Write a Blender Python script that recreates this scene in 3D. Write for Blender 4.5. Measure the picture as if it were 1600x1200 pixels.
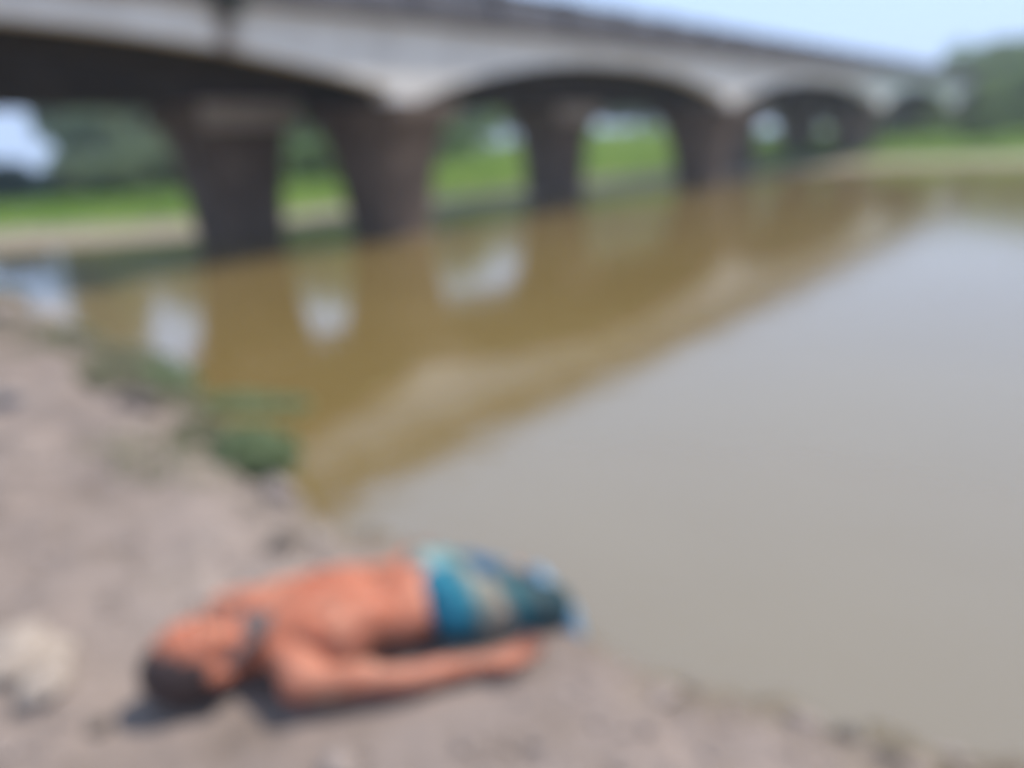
import bpy, bmesh, math, random
import numpy as np
from mathutils import Vector, Matrix, noise
R = math.radians
random.seed(7); rng = np.random.default_rng(7)
S = bpy.context.scene
for o in list(bpy.data.objects): bpy.data.objects.remove(o)
COL = S.collection

# ------------------------------------------------------------------ camera, sky, sun, exposure
CAMH = 1.55
cd = bpy.data.cameras.new('camera'); cam = bpy.data.objects.new('camera', cd); COL.objects.link(cam)
pitch, roll = R(17.4), R(2.9)
fw = Vector((0, math.cos(pitch), -math.sin(pitch)))
dn0 = Vector((0, -math.sin(pitch), -math.cos(pitch)))
rt = math.cos(roll)*Vector((1, 0, 0)) + math.sin(roll)*dn0
up = math.sin(roll)*Vector((1, 0, 0)) - math.cos(roll)*dn0
cam.matrix_world = Matrix(((rt.x, up.x, -fw.x, 0), (rt.y, up.y, -fw.y, 0), (rt.z, up.z, -fw.z, CAMH), (0, 0, 0, 1)))
cd.sensor_width = 36; cd.lens = 27.0; cd.clip_start = .02; cd.clip_end = 3000
DOF = True
cd.dof.use_dof = DOF                       # the photograph is out of focus: focused far too near
cd.dof.focus_distance = .25
cd.dof.aperture_fstop = 2.5
S.camera = cam

SUN_AZ, SUN_EL = math.atan2(.905, .425), R(59)      # azimuth from +y towards +x
w = bpy.data.worlds.new('World'); S.world = w; w.use_nodes = True
nt = w.node_tree
sky = nt.nodes.new('ShaderNodeTexSky'); sky.sky_type = 'NISHITA'; sky.sun_disc = False
sky.sun_elevation = SUN_EL; sky.sun_rotation = SUN_AZ
sky.dust_density = 0.4; sky.air_density = 1.2; sky.ozone_density = 1.0
# hazy sky: pale blue veil, thick at the horizon and thinner overhead, the same all round
tc_ = nt.nodes.new('ShaderNodeTexCoord'); sx_ = nt.nodes.new('ShaderNodeSeparateXYZ'); nt.links.new(tc_.outputs['Generated'], sx_.inputs[0])
mr_ = nt.nodes.new('ShaderNodeMapRange'); nt.links.new(sx_.outputs[2], mr_.inputs[0])
for i_, v_ in ((1, 0.0), (2, .8), (3, .94), (4, .8)): mr_.inputs[i_].default_value = v_
tint = nt.nodes.new('ShaderNodeMix'); tint.data_type = 'RGBA'
veil = nt.nodes.new('ShaderNodeMix'); veil.data_type = 'RGBA'; veil.inputs[6].default_value = (5.3, 7.4, 11.4, 1); veil.inputs[7].default_value = (3.9, 5.2, 7.6, 1)
mv_ = nt.nodes.new('ShaderNodeMapRange'); nt.links.new(sx_.outputs[2], mv_.inputs[0]); mv_.inputs[2].default_value = .75
nt.links.new(mv_.outputs[0], veil.inputs[0]); nt.links.new(veil.outputs[2], tint.inputs[7])
nt.links.new(mr_.outputs[0], tint.inputs[0]); nt.links.new(sky.outputs[0], tint.inputs[6]); nt.links.new(tint.outputs[2], nt.nodes['Background'].inputs[0])
nt.nodes['Background'].inputs[1].default_value = .11
sl = bpy.data.lights.new('sun', 'SUN'); sl.energy = 4.0; sl.angle = R(.6); sl.color = (1, .91, .78)
sun = bpy.data.objects.new('sun', sl); COL.objects.link(sun)
sv = Vector((math.sin(SUN_AZ)*math.cos(SUN_EL), math.cos(SUN_AZ)*math.cos(SUN_EL), math.sin(SUN_EL)))
sun.rotation_euler = sv.to_track_quat('Z', 'Y').to_euler()
S.view_settings.view_transform = 'Standard'; S.view_settings.look = 'None'
S.view_settings.exposure = 0.3; S.view_settings.gamma = 1; S.view_settings.use_curve_mapping = False
S.render.engine = 'CYCLES'
S.cycles.use_denoising = True; S.cycles.max_bounces = 8; S.cycles.caustics_reflective = False; S.cycles.caustics_refractive = False

# ------------------------------------------------------------------ helpers
def tag(o, label=None, cat=None, group=None, kind=None):
    if label: o['label'] = label
    if cat: o['category'] = cat
    if group: o['group'] = group
    if kind: o['kind'] = kind
    return o
def empty(name, loc=(0, 0, 0), rz=0):
    o = bpy.data.objects.new(name, None); COL.objects.link(o); o.location = loc; o.rotation_euler = (0, 0, rz)
    o.empty_display_size = .1
    return o
def link(name, me, m=None, parent=None):
    o = bpy.data.objects.new(name, me); COL.objects.link(o)
    if m is not None: me.materials.clear(); me.materials.append(m)
    if parent is not None: o.parent = parent
    return o
def mesh_np(name, v, f, smooth=False):
    me = bpy.data.meshes.new(name); me.from_pydata([tuple(p) for p in v], [], [tuple(q) for q in f])
    if smooth: me.polygons.foreach_set('use_smooth', [True]*len(me.polygons))
    me.update(); return me
def bm_mesh(name, bm, smooth=False):
    me = bpy.data.meshes.new(name); bm.normal_update(); bm.to_mesh(me); bm.free()
    if smooth: me.polygons.foreach_set('use_smooth', [True]*len(me.polygons))
    return me
def fbm(x, y, z=0, o=4):
    return noise.fractal(Vector((x, y, z)), 1.0, 2.0, o)
class NT:
    def __init__(s, name):
        s.m = bpy.data.materials.new(name); s.m.use_nodes = True; s.t = s.m.node_tree
        s.b = s.t.nodes['Principled BSDF']
    def n(s, ty, **k):
        x = s.t.nodes.new(ty)
        for a, v in k.items(): setattr(x, a, v)
        return x
    def l(s, a, b): s.t.links.new(a, b)
    def noise(s, scale, detail=5, rough=.6, stretch=None, dist=0):
        tc = s.n('ShaderNodeTexCoord'); mp = s.n('ShaderNodeMapping')
        if stretch: mp.inputs['Scale'].default_value = stretch
        s.l(tc.outputs['Object'], mp.inputs[0])
        nz = s.n('ShaderNodeTexNoise'); nz.inputs['Scale'].default_value = scale; nz.inputs['Detail'].default_value = detail
        nz.inputs['Roughness'].default_value = rough; nz.inputs['Distortion'].default_value = dist
        s.l(mp.outputs[0], nz.inputs['Vector']); return nz.outputs['Fac']
    def ramp(s, fac, stops):
        r = s.n('ShaderNodeValToRGB'); e = r.color_ramp.elements
        while len(e) < len(stops): e.new(.5)
        for x, (p, c) in zip(e, stops): x.position = p; x.color = (*c, 1)
        s.l(fac, r.inputs[0]); return r.outputs[0]
    def mix(s, fac, a, b, mode='MIX'):
        x = s.n('ShaderNodeMix', data_type='RGBA', blend_type=mode)
        for i, v in ((0, fac), (6, a), (7, b)):
            if hasattr(v, 'links') or hasattr(v, 'is_linked'): s.l(v, x.inputs[i])
            else: x.inputs[i].default_value = v if i == 0 else (*v, 1)
        return x.outputs[2]
    def bump(s, fac, strength=.4, dist=.02, base=None):
        b = s.n('ShaderNodeBump'); b.inputs['Strength'].default_value = strength; b.inputs['Distance'].default_value = dist
        s.l(fac, b.inputs['Height'])
        if base is not None: s.l(base, b.inputs['Normal'])
        s.l(b.outputs[0], s.b.inputs['Normal']); return b.outputs[0]
    def col(s, c):
        if hasattr(c, 'is_linked'): s.l(c, s.b.inputs['Base Color'])
        else: s.b.inputs['Base Color'].default_value = (*c, 1)
    def rough(s, v, spec=None):
        s.b.inputs['Roughness'].default_value = v
        if spec is not None: s.b.inputs['Specular IOR Level'].default_value = spec

def simple(name, stops, scale=6, rough=.85, bump=.3, bd=.01, spec=.3, stretch=None, detail=5):
    k = NT(name); f = k.noise(scale, detail, .62, stretch)
    k.col(k.ramp(f, stops)); k.rough(rough, spec)
    if bump: k.bump(f, bump, bd)
    return k.m
def two(name, a, b, **k): return simple(name, [(.3, a), (.7, b)], **k)

# ------------------------------------------------------------------ materials
def mud_mat():
    k = NT('dried_river_mud')
    big = k.noise(1.1, 4, .55); mid = k.noise(5, 6, .62); fine = k.noise(38, 6, .7)
    c = k.ramp(big, [(.28, (.175, .138, .115)), (.45, (.243, .196, .172)), (.6, (.275, .224, .198)), (.75, (.335, .28, .245))])
    c2 = k.ramp(mid, [(.3, (.72, .70, .66)), (.52, (1, 1, 1)), (.75, (1.12, 1.09, 1.06))])
    c = k.mix(1.0, c, c2, 'MULTIPLY')
    c3 = k.ramp(fine, [(.3, (.8, .8, .8)), (.6, (1.06, 1.06, 1.06))])
    c = k.mix(.8, c, c3, 'MULTIPLY')
    # wet mud just over the water line
    g = k.n('ShaderNodeNewGeometry'); sp = k.n('ShaderNodeSeparateXYZ'); k.l(g.outputs['Position'], sp.inputs[0])
    ad = k.n('ShaderNodeMath', operation='MULTIPLY_ADD'); k.l(mid, ad.inputs[0]); ad.inputs[1].default_value = -.07; k.l(sp.outputs[2], ad.inputs[2])
    mr = k.n('ShaderNodeMapRange'); k.l(ad.outputs[0], mr.inputs[0]); mr.inputs[1].default_value = -.03; mr.inputs[2].default_value = .125
    c = k.mix(mr.outputs[0], (.165, .135, .092), c)
    k.col(c)
    r = k.n('ShaderNodeMapRange'); k.l(mr.outputs[0], r.inputs[0]); r.inputs[3].default_value = .45; r.inputs[4].default_value = .92
    k.l(r.outputs[0], k.b.inputs['Roughness']); k.b.inputs['Specular IOR Level'].default_value = .3
    b1 = k.bump(mid, .5, .05); k.bump(fine, .45, .012, b1)
    return k.m
def water_mat():
    k = NT('muddy_river_water')
    n1 = k.noise(2.2, 3, .5, (1, 1, 1)); n2 = k.noise(9, 3, .5, (1, 1, 1)); big = k.noise(.25, 3, .5)
    k.col(k.ramp(big, [(.35, (.195, .135, .045)), (.65, (.218, .156, .057))]))
    k.rough(.075); k.b.inputs['IOR'].default_value = 2.9
    b1 = k.bump(n1, .10, .06); k.bump(n2, .07, .02, b1)
    return k.m
def white_paint():
    k = NT('grimy_white_paint')
    st = k.noise(1.3, 6, .65, (1, 1, .12)); bl = k.noise(.7, 5, .6)
    c = k.ramp(st, [(.3, (.66, .62, .575)), (.5, (.83, .79, .74)), (.7, (.88, .845, .80))])
    c = k.mix(1.0, c, k.ramp(bl, [(.3, (.84, .83, .82)), (.55, (1, 1, 1))]), 'MULTIPLY')
    # rusty run-off streak below the leaking deck joint (object space = s, q, z of the bridge)
    tc = k.n('ShaderNodeTexCoord'); sp = k.n('ShaderNodeSeparateXYZ'); k.l(tc.outputs['Object'], sp.inputs[0])
    wob = k.noise(2.5, 4, .6, (1, 1, .5))
    a = k.n('ShaderNodeMath', operation='MULTIPLY_ADD'); k.l(wob, a.inputs[0]); a.inputs[1].default_value = .28; k.l(sp.outputs[0], a.inputs[2])
    s_ = k.n('ShaderNodeMath', operation='SUBTRACT'); k.l(a.outputs[0], s_.inputs[0]); s_.inputs[1].default_value = 6.26+.14
    ab = k.n('ShaderNodeMath', operation='ABSOLUTE'); k.l(s_.outputs[0], ab.inputs[0])
    mr = k.n('ShaderNodeMapRange'); k.l(ab.outputs[0], mr.inputs[0]); mr.inputs[1].default_value = .03; mr.inputs[2].default_value = .24
    mr.inputs[3].default_value = .85; mr.inputs[4].default_value = 0
    c = k.mix(mr.outputs[0], c, (.20, .15, .125))
    k.col(c); k.rough(.7, .3); k.bump(bl, .2, .01); return k.m
M = {}
M['mud'] = mud_mat(); M['water'] = water_mat(); M['white'] = white_paint()
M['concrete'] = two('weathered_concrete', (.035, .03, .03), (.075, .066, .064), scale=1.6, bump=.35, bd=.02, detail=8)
M['painted_sun'] = two('painted_sunlit_concrete', (.42, .37, .33), (.56, .50, .45), scale=3, bump=.3, bd=.01)  # pale tone imitates sunlight on the rear pier caps
M['pier'] = two('stained_pier_concrete', (.085, .062, .05), (.22, .165, .132), scale=1.4, bump=.35, bd=.02, detail=8)
M['parapet'] = two('dark_weathered_parapet', (.095, .093, .105), (.17, .165, .18), scale=1.8, bump=.3, bd=.015, detail=7)
M['asphalt'] = two('asphalt', (.04, .04, .042), (.065, .065, .066), scale=30)
M['meadow'] = simple('meadow_soil_and_turf', [(.3, (.05, .10, .022)), (.5, (.095, .165, .03)), (.72, (.15, .20, .05))], scale=.9, bump=.5, bd=.1, detail=7)
M['sand'] = M['mud']
M['rock'] = two('pale_dry_clod', (.27, .22, .185), (.43, .365, .31), scale=9, bump=.6, bd=.02, detail=8)
M['clod'] = two('grey_mud_clod', (.22, .18, .16), (.34, .28, .25), scale=12, bump=.6, bd=.015, detail=8)
M['dclod'] = two('dark_damp_clod', (.07, .06, .052), (.15, .125, .11), scale=12, bump=.6, bd=.015, detail=8)
M['slate'] = two('dark_bluish_stone', (.055, .065, .085), (.11, .12, .145), scale=14, bump=.5, bd=.01, detail=6)
M['bark'] = two('tree_bark', (.05, .04, .03), (.12, .10, .075), scale=8, bump=.5, bd=.03, stretch=(1, 1, .3))
def leaf_mat(name, a, b, sc=.35, tr=.25):
    k = NT(name); f = k.noise(sc, 4, .7); k.col(k.ramp(f, [(.3, a), (.7, b)])); k.rough(.6, .25)
    k.b.inputs['Transmission Weight'].default_value = 0
    d = k.n('ShaderNodeBsdfTranslucent'); d.inputs[0].default_value = (*[min(1, x*1.4) for x in b], 1)
    mx = k.n('ShaderNodeMixShader'); mx.inputs[0].default_value = tr
    out = k.t.nodes['Material Output']
    k.l(k.b.outputs[0], mx.inputs[1]); k.l(d.outputs[0], mx.inputs[2]); k.l(mx.outputs[0], out.inputs[0]); return k.m
M['leaf_a'] = leaf_mat('broad_tree_leaves', (.11, .185, .075), (.18, .265, .105), .35, .5)
M['leaf_b'] = leaf_mat('dull_tree_leaves', (.13, .18, .11), (.20, .255, .15), .35, .55)
M['leaf_c'] = leaf_mat('bluish_bush_leaves', (.025, .065, .075), (.05, .10, .11))
M['weed'] = leaf_mat('shore_weed_leaves', (.18, .245, .135), (.31, .375, .22), 6, .45)
M['weed_olive'] = leaf_mat('olive_weed_leaves', (.19, .195, .12), (.31, .30, .20), 6, .4)
M['grass'] = leaf_mat('meadow_grass', (.08, .16, .025), (.16, .26, .05), .5, .35)

# ------------------------------------------------------------------ terrain heights
SH = [(-60, 15.5), (-30, 13.2), (-12, 11.5), (-8.3, 10.3), (-5.97, 8.98), (-4.74, 7.86), (-3.64, 6.6), (-2.64, 5.55), (-1.91, 4.59), (-1.38, 3.81), (-1.02, 3.3),
      (-.68, 2.95), (-.29, 2.74), (.02, 2.52), (.17, 2.28), (.27, 2.05), (.46, 1.93), (.84, 1.70), (1.28, 1.52), (2.1, 1.1), (3.5, -.2), (8, -4), (40, -22)]
FS = [(-200, 17), (-40, 15.0), (-10.17, 15.74), (-6.76, 16.25), (-4.36, 17.97), (-.77, 20.5), (3.36, 23.7), (10.6, 29.0), (13.73, 30.4), (15.7, 30.3), (17.36, 29.15), (18.69, 28.29), (30, 22), (60, 8), (200, -50)]
def sdist(poly, x, y):
    """signed distance to an open polyline; positive on the left of the walk direction"""
    P = np.array(poly); x = np.asarray(x, float); y = np.asarray(y, float)
    best = np.full(x.shape, 1e9); sg = np.zeros(x.shape)
    for (ax, ay), (bx, by) in zip(P[:-1], P[1:]):
        dx, dy = bx-ax, by-ay; L = dx*dx+dy*dy
        t = np.clip(((x-ax)*dx+(y-ay)*dy)/L, 0, 1)
        d = np.hypot(x-ax-t*dx, y-ay-t*dy); s = np.sign(dx*(y-ay)-dy*(x-ax))
        m = d < best-1e-9; best = np.where(m, d, best); sg = np.where(m, s, sg)
    return best*sg
BX, BY, BANG, BZ = -.735, 1.80, R(25), .175          # the lying person's neck and heading, used for levelling the mud
def bank_h(x, y, nz=True):
    d = -sdist(SH, x, y)
    x = np.asarray(x, float); y = np.asarray(y, float)
    shape = x.shape; xf, yf = x.ravel(), y.ravel()
    if nz:
        n1 = np.array([fbm(a*.7, b*.7, 3) for a, b in zip(xf, yf)]).reshape(shape)
        n2 = np.array([fbm(a*3.1, b*3.1, 9, 5) for a, b in zip(xf, yf)]).reshape(shape)
        n3 = np.array([fbm(a*11, b*11, 5, 3) for a, b in zip(xf, yf)]).reshape(shape)
    else: n1 = n2 = n3 = np.zeros(shape)
    d = d + np.where(np.hypot(x-BX-.2, y-BY) > .9, .13, .05)*n2
    h = np.where(d > 0, .165*(1-np.exp(-np.maximum(d, 0)/.27)) + np.minimum(.05*np.maximum(d, 0), .5), .9*np.minimum(d, 0))
    far = np.clip((np.hypot(x, y)-1)/6, 0, 1)
    h = h + np.where(d > 0, np.clip(d/.3, 0, 1), 0)*((.03+.09*far)*n1 + (.016+.03*far)*n2 + .011*n3)
    # level bed under the person
    ca, sa = math.cos(BANG), math.sin(BANG)
    lx, ly = (x-BX)*ca+(y-BY)*sa, -(x-BX)*sa+(y-BY)*ca
    ex = np.maximum(np.maximum(-.30-lx, lx-.78), 0); ey = np.maximum(np.maximum(-.42-ly, ly-.24), 0)
    wgt = np.clip(1-np.hypot(ex, ey)/.22, 0, 1); wgt = wgt*wgt*(3-2*wgt)
    h = h*(1-wgt) + (BZ + .006*n2 + .004*n3)*wgt
    return np.maximum(h, -1.2)
def far_h(x, y, nz=True):
    d = sdist(FS, x, y); x = np.asarray(x, float); y = np.asarray(y, float)
    H = np.interp(x, [-60, -12, -5, -1, 4, 9, 14, 20, 40], [.45, .5, .6, 1.15, 2.0, 2.1, 1.4, .95, .9])
    n1 = np.array([fbm(a*.25, b*.25, 3) for a, b in zip(x.ravel(), y.ravel())]).reshape(x.shape) if nz else 0
    n2 = np.array([fbm(a*1.3, b*1.3, 8) for a, b in zip(x.ravel(), y.ravel())]).reshape(x.shape) if nz else 0
    dd = np.maximum(d, 0)
    sw = np.interp(x, [-12, -5, -1, 3, 8, 14, 20], [2.4, 1.6, 1.8, 4.0, 4.2, 1.8, 1.3])      # width of the bare strip
    run = np.interp(x, [-12, -4, 2, 10, 20], [4, 5, 11, 13, 8])
    t = np.clip((dd-sw)/run, 0, 1); t = .35*t+.65*t*t*(3-2*t)
    sh0 = np.interp(x, [6, 15], [.125, .05])
    h = sh0*np.clip(dd/sw, 0, 1.0) + (H-sh0)*t + np.where(d > 0, np.clip(dd/2, 0, 1), 0)*(.10*n1*t+.02*n2)
    return np.where(d > 0, h, np.maximum(.5*d, -1.2))

def grid_mesh(name, X, Y, Z, wrap=False):
    nr, nc = X.shape
    v = np.stack([X.ravel(), Y.ravel(), Z.ravel()], 1)
    i, j = np.meshgrid(np.arange(nr-1), np.arange(nc-1), indexing='ij')
    a = (i*nc+j).ravel()
    f = np.stack([a, a+1, a+nc+1, a+nc], 1)
    return mesh_np(name, v, f, True)

# water
me = mesh_np('river_water', [(-900, -300, 0), (900, -300, 0), (900, 900, 0), (-900, 900, 0)], [(0, 1, 2, 3)])
tag(link('river_water', me, M['water']), kind='structure')
# near bank: polar sheet round the camera
az = np.concatenate([np.linspace(-180, -48, 34)[:-1], np.linspace(-48, 48, 330), np.linspace(48, 180, 34)[1:]])
az = np.radians(az)
rr = np.concatenate([np.linspace(.05, 1.0, 14)[:-1], 1.0*np.exp(np.linspace(0, math.log(14), 250)), 14*np.exp(np.linspace(0, math.log(6), 24))[1:]])
RR, AA = np.meshgrid(rr, az, indexing='ij')
X, Y = RR*np.sin(AA), RR*np.cos(AA)
tag(link('mud_bank', grid_mesh('mud_bank', X, Y, bank_h(X, Y)), M['mud']), kind='structure')
# far bank: strips along the shore
def far_bank():
    xs = np.concatenate([np.linspace(-200, -22, 20)[:-1], np.linspace(-22, 34, 190), np.linspace(34, 200, 20)[1:]])
    ys = np.interp(xs, [p[0] for p in FS], [p[1] for p in FS])
    off = np.concatenate([np.linspace(-2.5, 14, 60), np.linspace(14, 420, 26)[1:]])
    OO, XX = np.meshgrid(off, xs, indexing='ij')
    YY = np.interp(XX, xs, ys)+OO*1.15
    ZZ = far_h(XX, YY)
    me = grid_mesh('far_bank', XX, YY, ZZ)
    k = NT('far_bank_turf_and_sand')
    g = k.n('ShaderNodeNewGeometry'); sp = k.n('ShaderNodeSeparateXYZ'); k.l(g.outputs['Position'], sp.inputs[0])
    n = k.noise(.9, 6, .65); n2 = k.noise(.25, 4, .6)
    gr = k.ramp(n, [(.25, (.07, .13, .03)), (.45, (.13, .22, .04)), (.6, (.17, .24, .06)), (.75, (.24, .24, .12))])
    gr = k.mix(1.0, gr, k.ramp(n2, [(.35, (.85, .9, .85)), (.65, (1.1, 1.05, .95))]), 'MULTIPLY')
    sd = k.ramp(n, [(.3, (.24, .20, .16)), (.7, (.34, .295, .235))])
    a = k.n('ShaderNodeMath', operation='MULTIPLY_ADD'); k.l(n, a.inputs[0]); a.inputs[1].default_value = .25; k.l(sp.outputs[2], a.inputs[2])
    mr = k.n('ShaderNodeMapRange'); k.l(a.outputs[0], mr.inputs[0]); mr.inputs[1].default_value = .25; mr.inputs[2].default_value = .33
    k.col(k.mix(mr.outputs[0], sd, gr)); k.rough(.95, .1); k.bump(n, .5, .1)
    tag(link('far_bank', me, k.m), kind='structure')
far_bank()

# ------------------------------------------------------------------ bridge (local axes: x = along, y = across towards us, z up)
BAZ = R(40.3)
bridge = empty('road_bridge', (0, 0, 0))
# local x -> D, local y -> N (towards the camera side is +q): right-handed frame uses y = -q
bridge.rotation_euler = (0, 0, math.pi/2-BAZ)
tag(bridge, 'long concrete road bridge with white arched girders and dark railing crossing the river', 'bridge')
def bbox(bm, x0, x1, q0, q1, z0, z1):
    vs = [bm.verts.new((x, -q, z)) for z in (z0, z1) for q in (q0, q1) for x in (x0, x1)]
    for a in ((0, 1, 3, 2), (4, 6, 7, 5), (0, 4, 5, 1), (2, 3, 7, 6), (0, 2, 6, 4), (1, 5, 7, 3)): bm.faces.new([vs[i] for i in a])
def bevel(bm, w=.02):
    bmesh.ops.recalc_face_normals(bm, faces=bm.faces)
    bmesh.ops.bevel(bm, geom=list(bm.edges), offset=w, segments=1, affect='EDGES')
PS = [-18.5, -4.4, 9.7, 22.4, 37.4, 51.4, 65.2]
QF = -10.0
ZS, ZC, ZT = 2.30, 3.10, 3.52
def arch_z(t):                       # t from -1 to 1
    return 2.50 + .63*(1-abs(t)**2.15)
def arch_girder(s0, s1, q0, q1):
    n = 44; hw = .62
    bm = bmesh.new(); xs = [s0+.01, s0+hw]+[s0+hw+(s1-s0-2*hw)*(.5-.5*math.cos(math.pi*i/n)) for i in range(1, n)]+[s1-hw, s1-.01]
    rows = []
    for x in xs:
        t = (x-(s0+s1)/2)/((s1-s0)/2-hw)
        zb = ZS if abs(t) >= 1 else arch_z(t)
        rows.append([bm.verts.new((x, -q, z)) for q, z in ((q0, zb), (q1, zb), (q1, ZT), (q0, ZT))])
    for a, b in zip(rows[:-1], rows[1:]):
        for i in range(4): bm.faces.new((a[i], a[(i+1) % 4], b[(i+1) % 4], b[i]))
    bm.faces.new(rows[0]); bm.faces.new(rows[-1][::-1])
    bmesh.ops.recalc_face_normals(bm, faces=bm.faces)
    return bm_mesh('girder', bm)
for s0, s1 in zip(PS[:-1], PS[1:]):
    link('girder', arch_girder(s0, s1, QF-.32, QF), M['white'], bridge)
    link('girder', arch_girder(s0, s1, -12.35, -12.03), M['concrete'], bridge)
    bm = bmesh.new(); bbox(bm, s0+.012, s1-.012, -12.55, -9.80, ZT+.003, 3.70); bevel(bm)
    link('deck_slab', bm_mesh('deck_slab', bm), M['parapet'], bridge)
    # cross beams between the two girders
    for t in (-.5, 0, .5):
        x = (s0+s1)/2+t*(s1-s0)/2
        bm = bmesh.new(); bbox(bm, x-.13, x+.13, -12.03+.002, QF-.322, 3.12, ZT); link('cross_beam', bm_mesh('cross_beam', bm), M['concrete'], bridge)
    # rear carriageway: straight girders
    for q in (-13.5, -14.35):
        bm = bmesh.new(); bbox(bm, s0+.012, s1-.012, q-.22, q+.22, 2.44, ZT); bevel(bm)
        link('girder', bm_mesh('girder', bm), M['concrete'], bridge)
    bm = bmesh.new(); bbox(bm, s0+.012, s1-.012, -14.65, -12.95, ZT+.003, 3.70); bevel(bm)
    link('deck_slab', bm_mesh('deck_slab', bm), M['concrete'], bridge)
    # wearing courses
    bm = bmesh.new(); bbox(bm, s0+.012, s1-.012, -12.45, -10.05, 3.704, 3.75); link('road_surface', bm_mesh('road_surface', bm), M['asphalt'], bridge)
    bm = bmesh.new(); bbox(bm, s0+.012, s1-.012, -14.55, -13.05, 3.704, 3.75); link('road_surface', bm_mesh('road_surface', bm), M['asphalt'], bridge)
    # parapet: posts with panels and a cap rail
    n = 6; L = (s1-s0)/n
    for k_ in range(n):
        xa = s0+k_*L
        bm = bmesh.new(); bbox(bm, xa-.12, xa+.12, -10.05, -9.79, 3.703, 4.262); bevel(bm, .015); link('parapet_post', bm_mesh('parapet_post', bm), M['parapet'], bridge)
        bm = bmesh.new(); bbox(bm, xa+.123, xa+L-.123, -9.98, -9.86, 3.703, 4.10); bevel(bm, .012); link('parapet_panel', bm_mesh('parapet_panel', bm), M['parapet'], bridge)
        bm = bmesh.new(); bbox(bm, xa+.123, xa+L-.123, -9.995, -9.845, 4.14, 4.235); bevel(bm, .012); link('parapet_rail', bm_mesh('parapet_rail', bm), M['parapet'], bridge)
        if k_ % 2 == 0:
            bm = bmesh.new(); bbox(bm, xa+.02, xa+2*L-.02, -14.62, -14.50, 3.752, 4.2); bevel(bm, .012); link('rear_parapet', bm_mesh('rear_parapet', bm), M['parapet'], bridge)
def pier(s, q, wb, wt, th, tt, zt, zbase=-1.0, capx=.1, flare_z=1.55, end=False):
    """column whose width across the bridge flares out to the cap"""
    root = empty('pier', (s, -q, 0)); root.parent = bridge
    prof = [(zbase, wb/2+.03, th/2+.02), (.1, wb/2, th/2)]
    for i in range(1, 9):
        t = i/8; z = .1+(zt-.28-.1)*t; prof.append((z, wb/2+(wt/2-wb/2)*(.45*t+.55*t**3), th/2+(tt/2-th/2)*(.45*t+.55*t**3)))
    bm = bmesh.new(); rings = []
    nseg = 24
    for z, a, b in prof:
        ring = []
        for i in range(nseg):
            an = 2*math.pi*i/nseg; c, s_ = math.cos(an), math.sin(an)
            e = .42
            ring.append(bm.verts.new((b*math.copysign(abs(c)**e, c), a*math.copysign(abs(s_)**e, s_), z)))
        rings.append(ring)
    for A, B in zip(rings[:-1], rings[1:]):
        for i in range(nseg): bm.faces.new((A[i], A[(i+1) % nseg], B[(i+1) % nseg], B[i]))
    bm.faces.new(rings[0][::-1]); bm.faces.new(rings[-1])
    link('column', bm_mesh('column', bm), M['pier'], root)
    bm = bmesh.new(); bbox(bm, -tt/2-capx, tt/2+capx, -wt/2-.04, wt/2+.04, zt-.277, zt-.003); bevel(bm, .03)
    link('pier_cap', bm_mesh('pier_cap', bm), M['pier'], root)
    if end:  # added slab, coloured pale to stand for sun on the cap's near end
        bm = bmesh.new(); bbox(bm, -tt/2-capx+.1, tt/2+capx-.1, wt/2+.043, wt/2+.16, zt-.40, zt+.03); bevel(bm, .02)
        link('painted_sun_slab', bm_mesh('painted_sun_slab', bm), M['painted_sun'], root)
for s in PS[1:-1]:
    pier(s+.12, -11.1, 1.30, 2.4, 1.15, 1.5, ZS, capx=.04)
for s in (-6.5, 8.3, 18.6, 30.8, 38.0, 48.5, 61.0):
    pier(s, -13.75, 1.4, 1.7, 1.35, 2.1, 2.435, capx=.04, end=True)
# abutment closing the far end
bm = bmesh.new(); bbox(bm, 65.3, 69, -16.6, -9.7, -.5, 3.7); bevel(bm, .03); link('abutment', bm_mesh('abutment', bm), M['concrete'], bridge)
# drain spout with its collar on the white girder
bm = bmesh.new()
bmesh.ops.create_cone(bm, cap_ends=True, segments=14, radius1=.07, radius2=.07, depth=.36, matrix=Matrix.Translation((6.26, 9.72, 3.46)) @ Matrix.Rotation(R(35), 4, 'X'))
link('drain_spout', bm_mesh('drain_spout', bm, True), M['dclod'], bridge)
# earth ramp that carries the road past the abutment
def l2w(x, q, z): 
    return Vector((math.sin(BAZ)*x+math.cos(BAZ)*q, math.cos(BAZ)*x-math.sin(BAZ)*q, z))
v = [l2w(s, q, z) for s, zt in ((68.8, 3.65), (140, 3.2)) for q, z in ((-4, .2), (-9.9, zt), (-16.4, zt), (-24, .2))]
tag(link('approach_embankment', mesh_np('approach_embankment', v, [(0, 1, 5, 4), (1, 2, 6, 5), (2, 3, 7, 6), (3, 2, 1, 0), (4, 5, 6, 7)]), M['meadow']), kind='structure')

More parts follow.
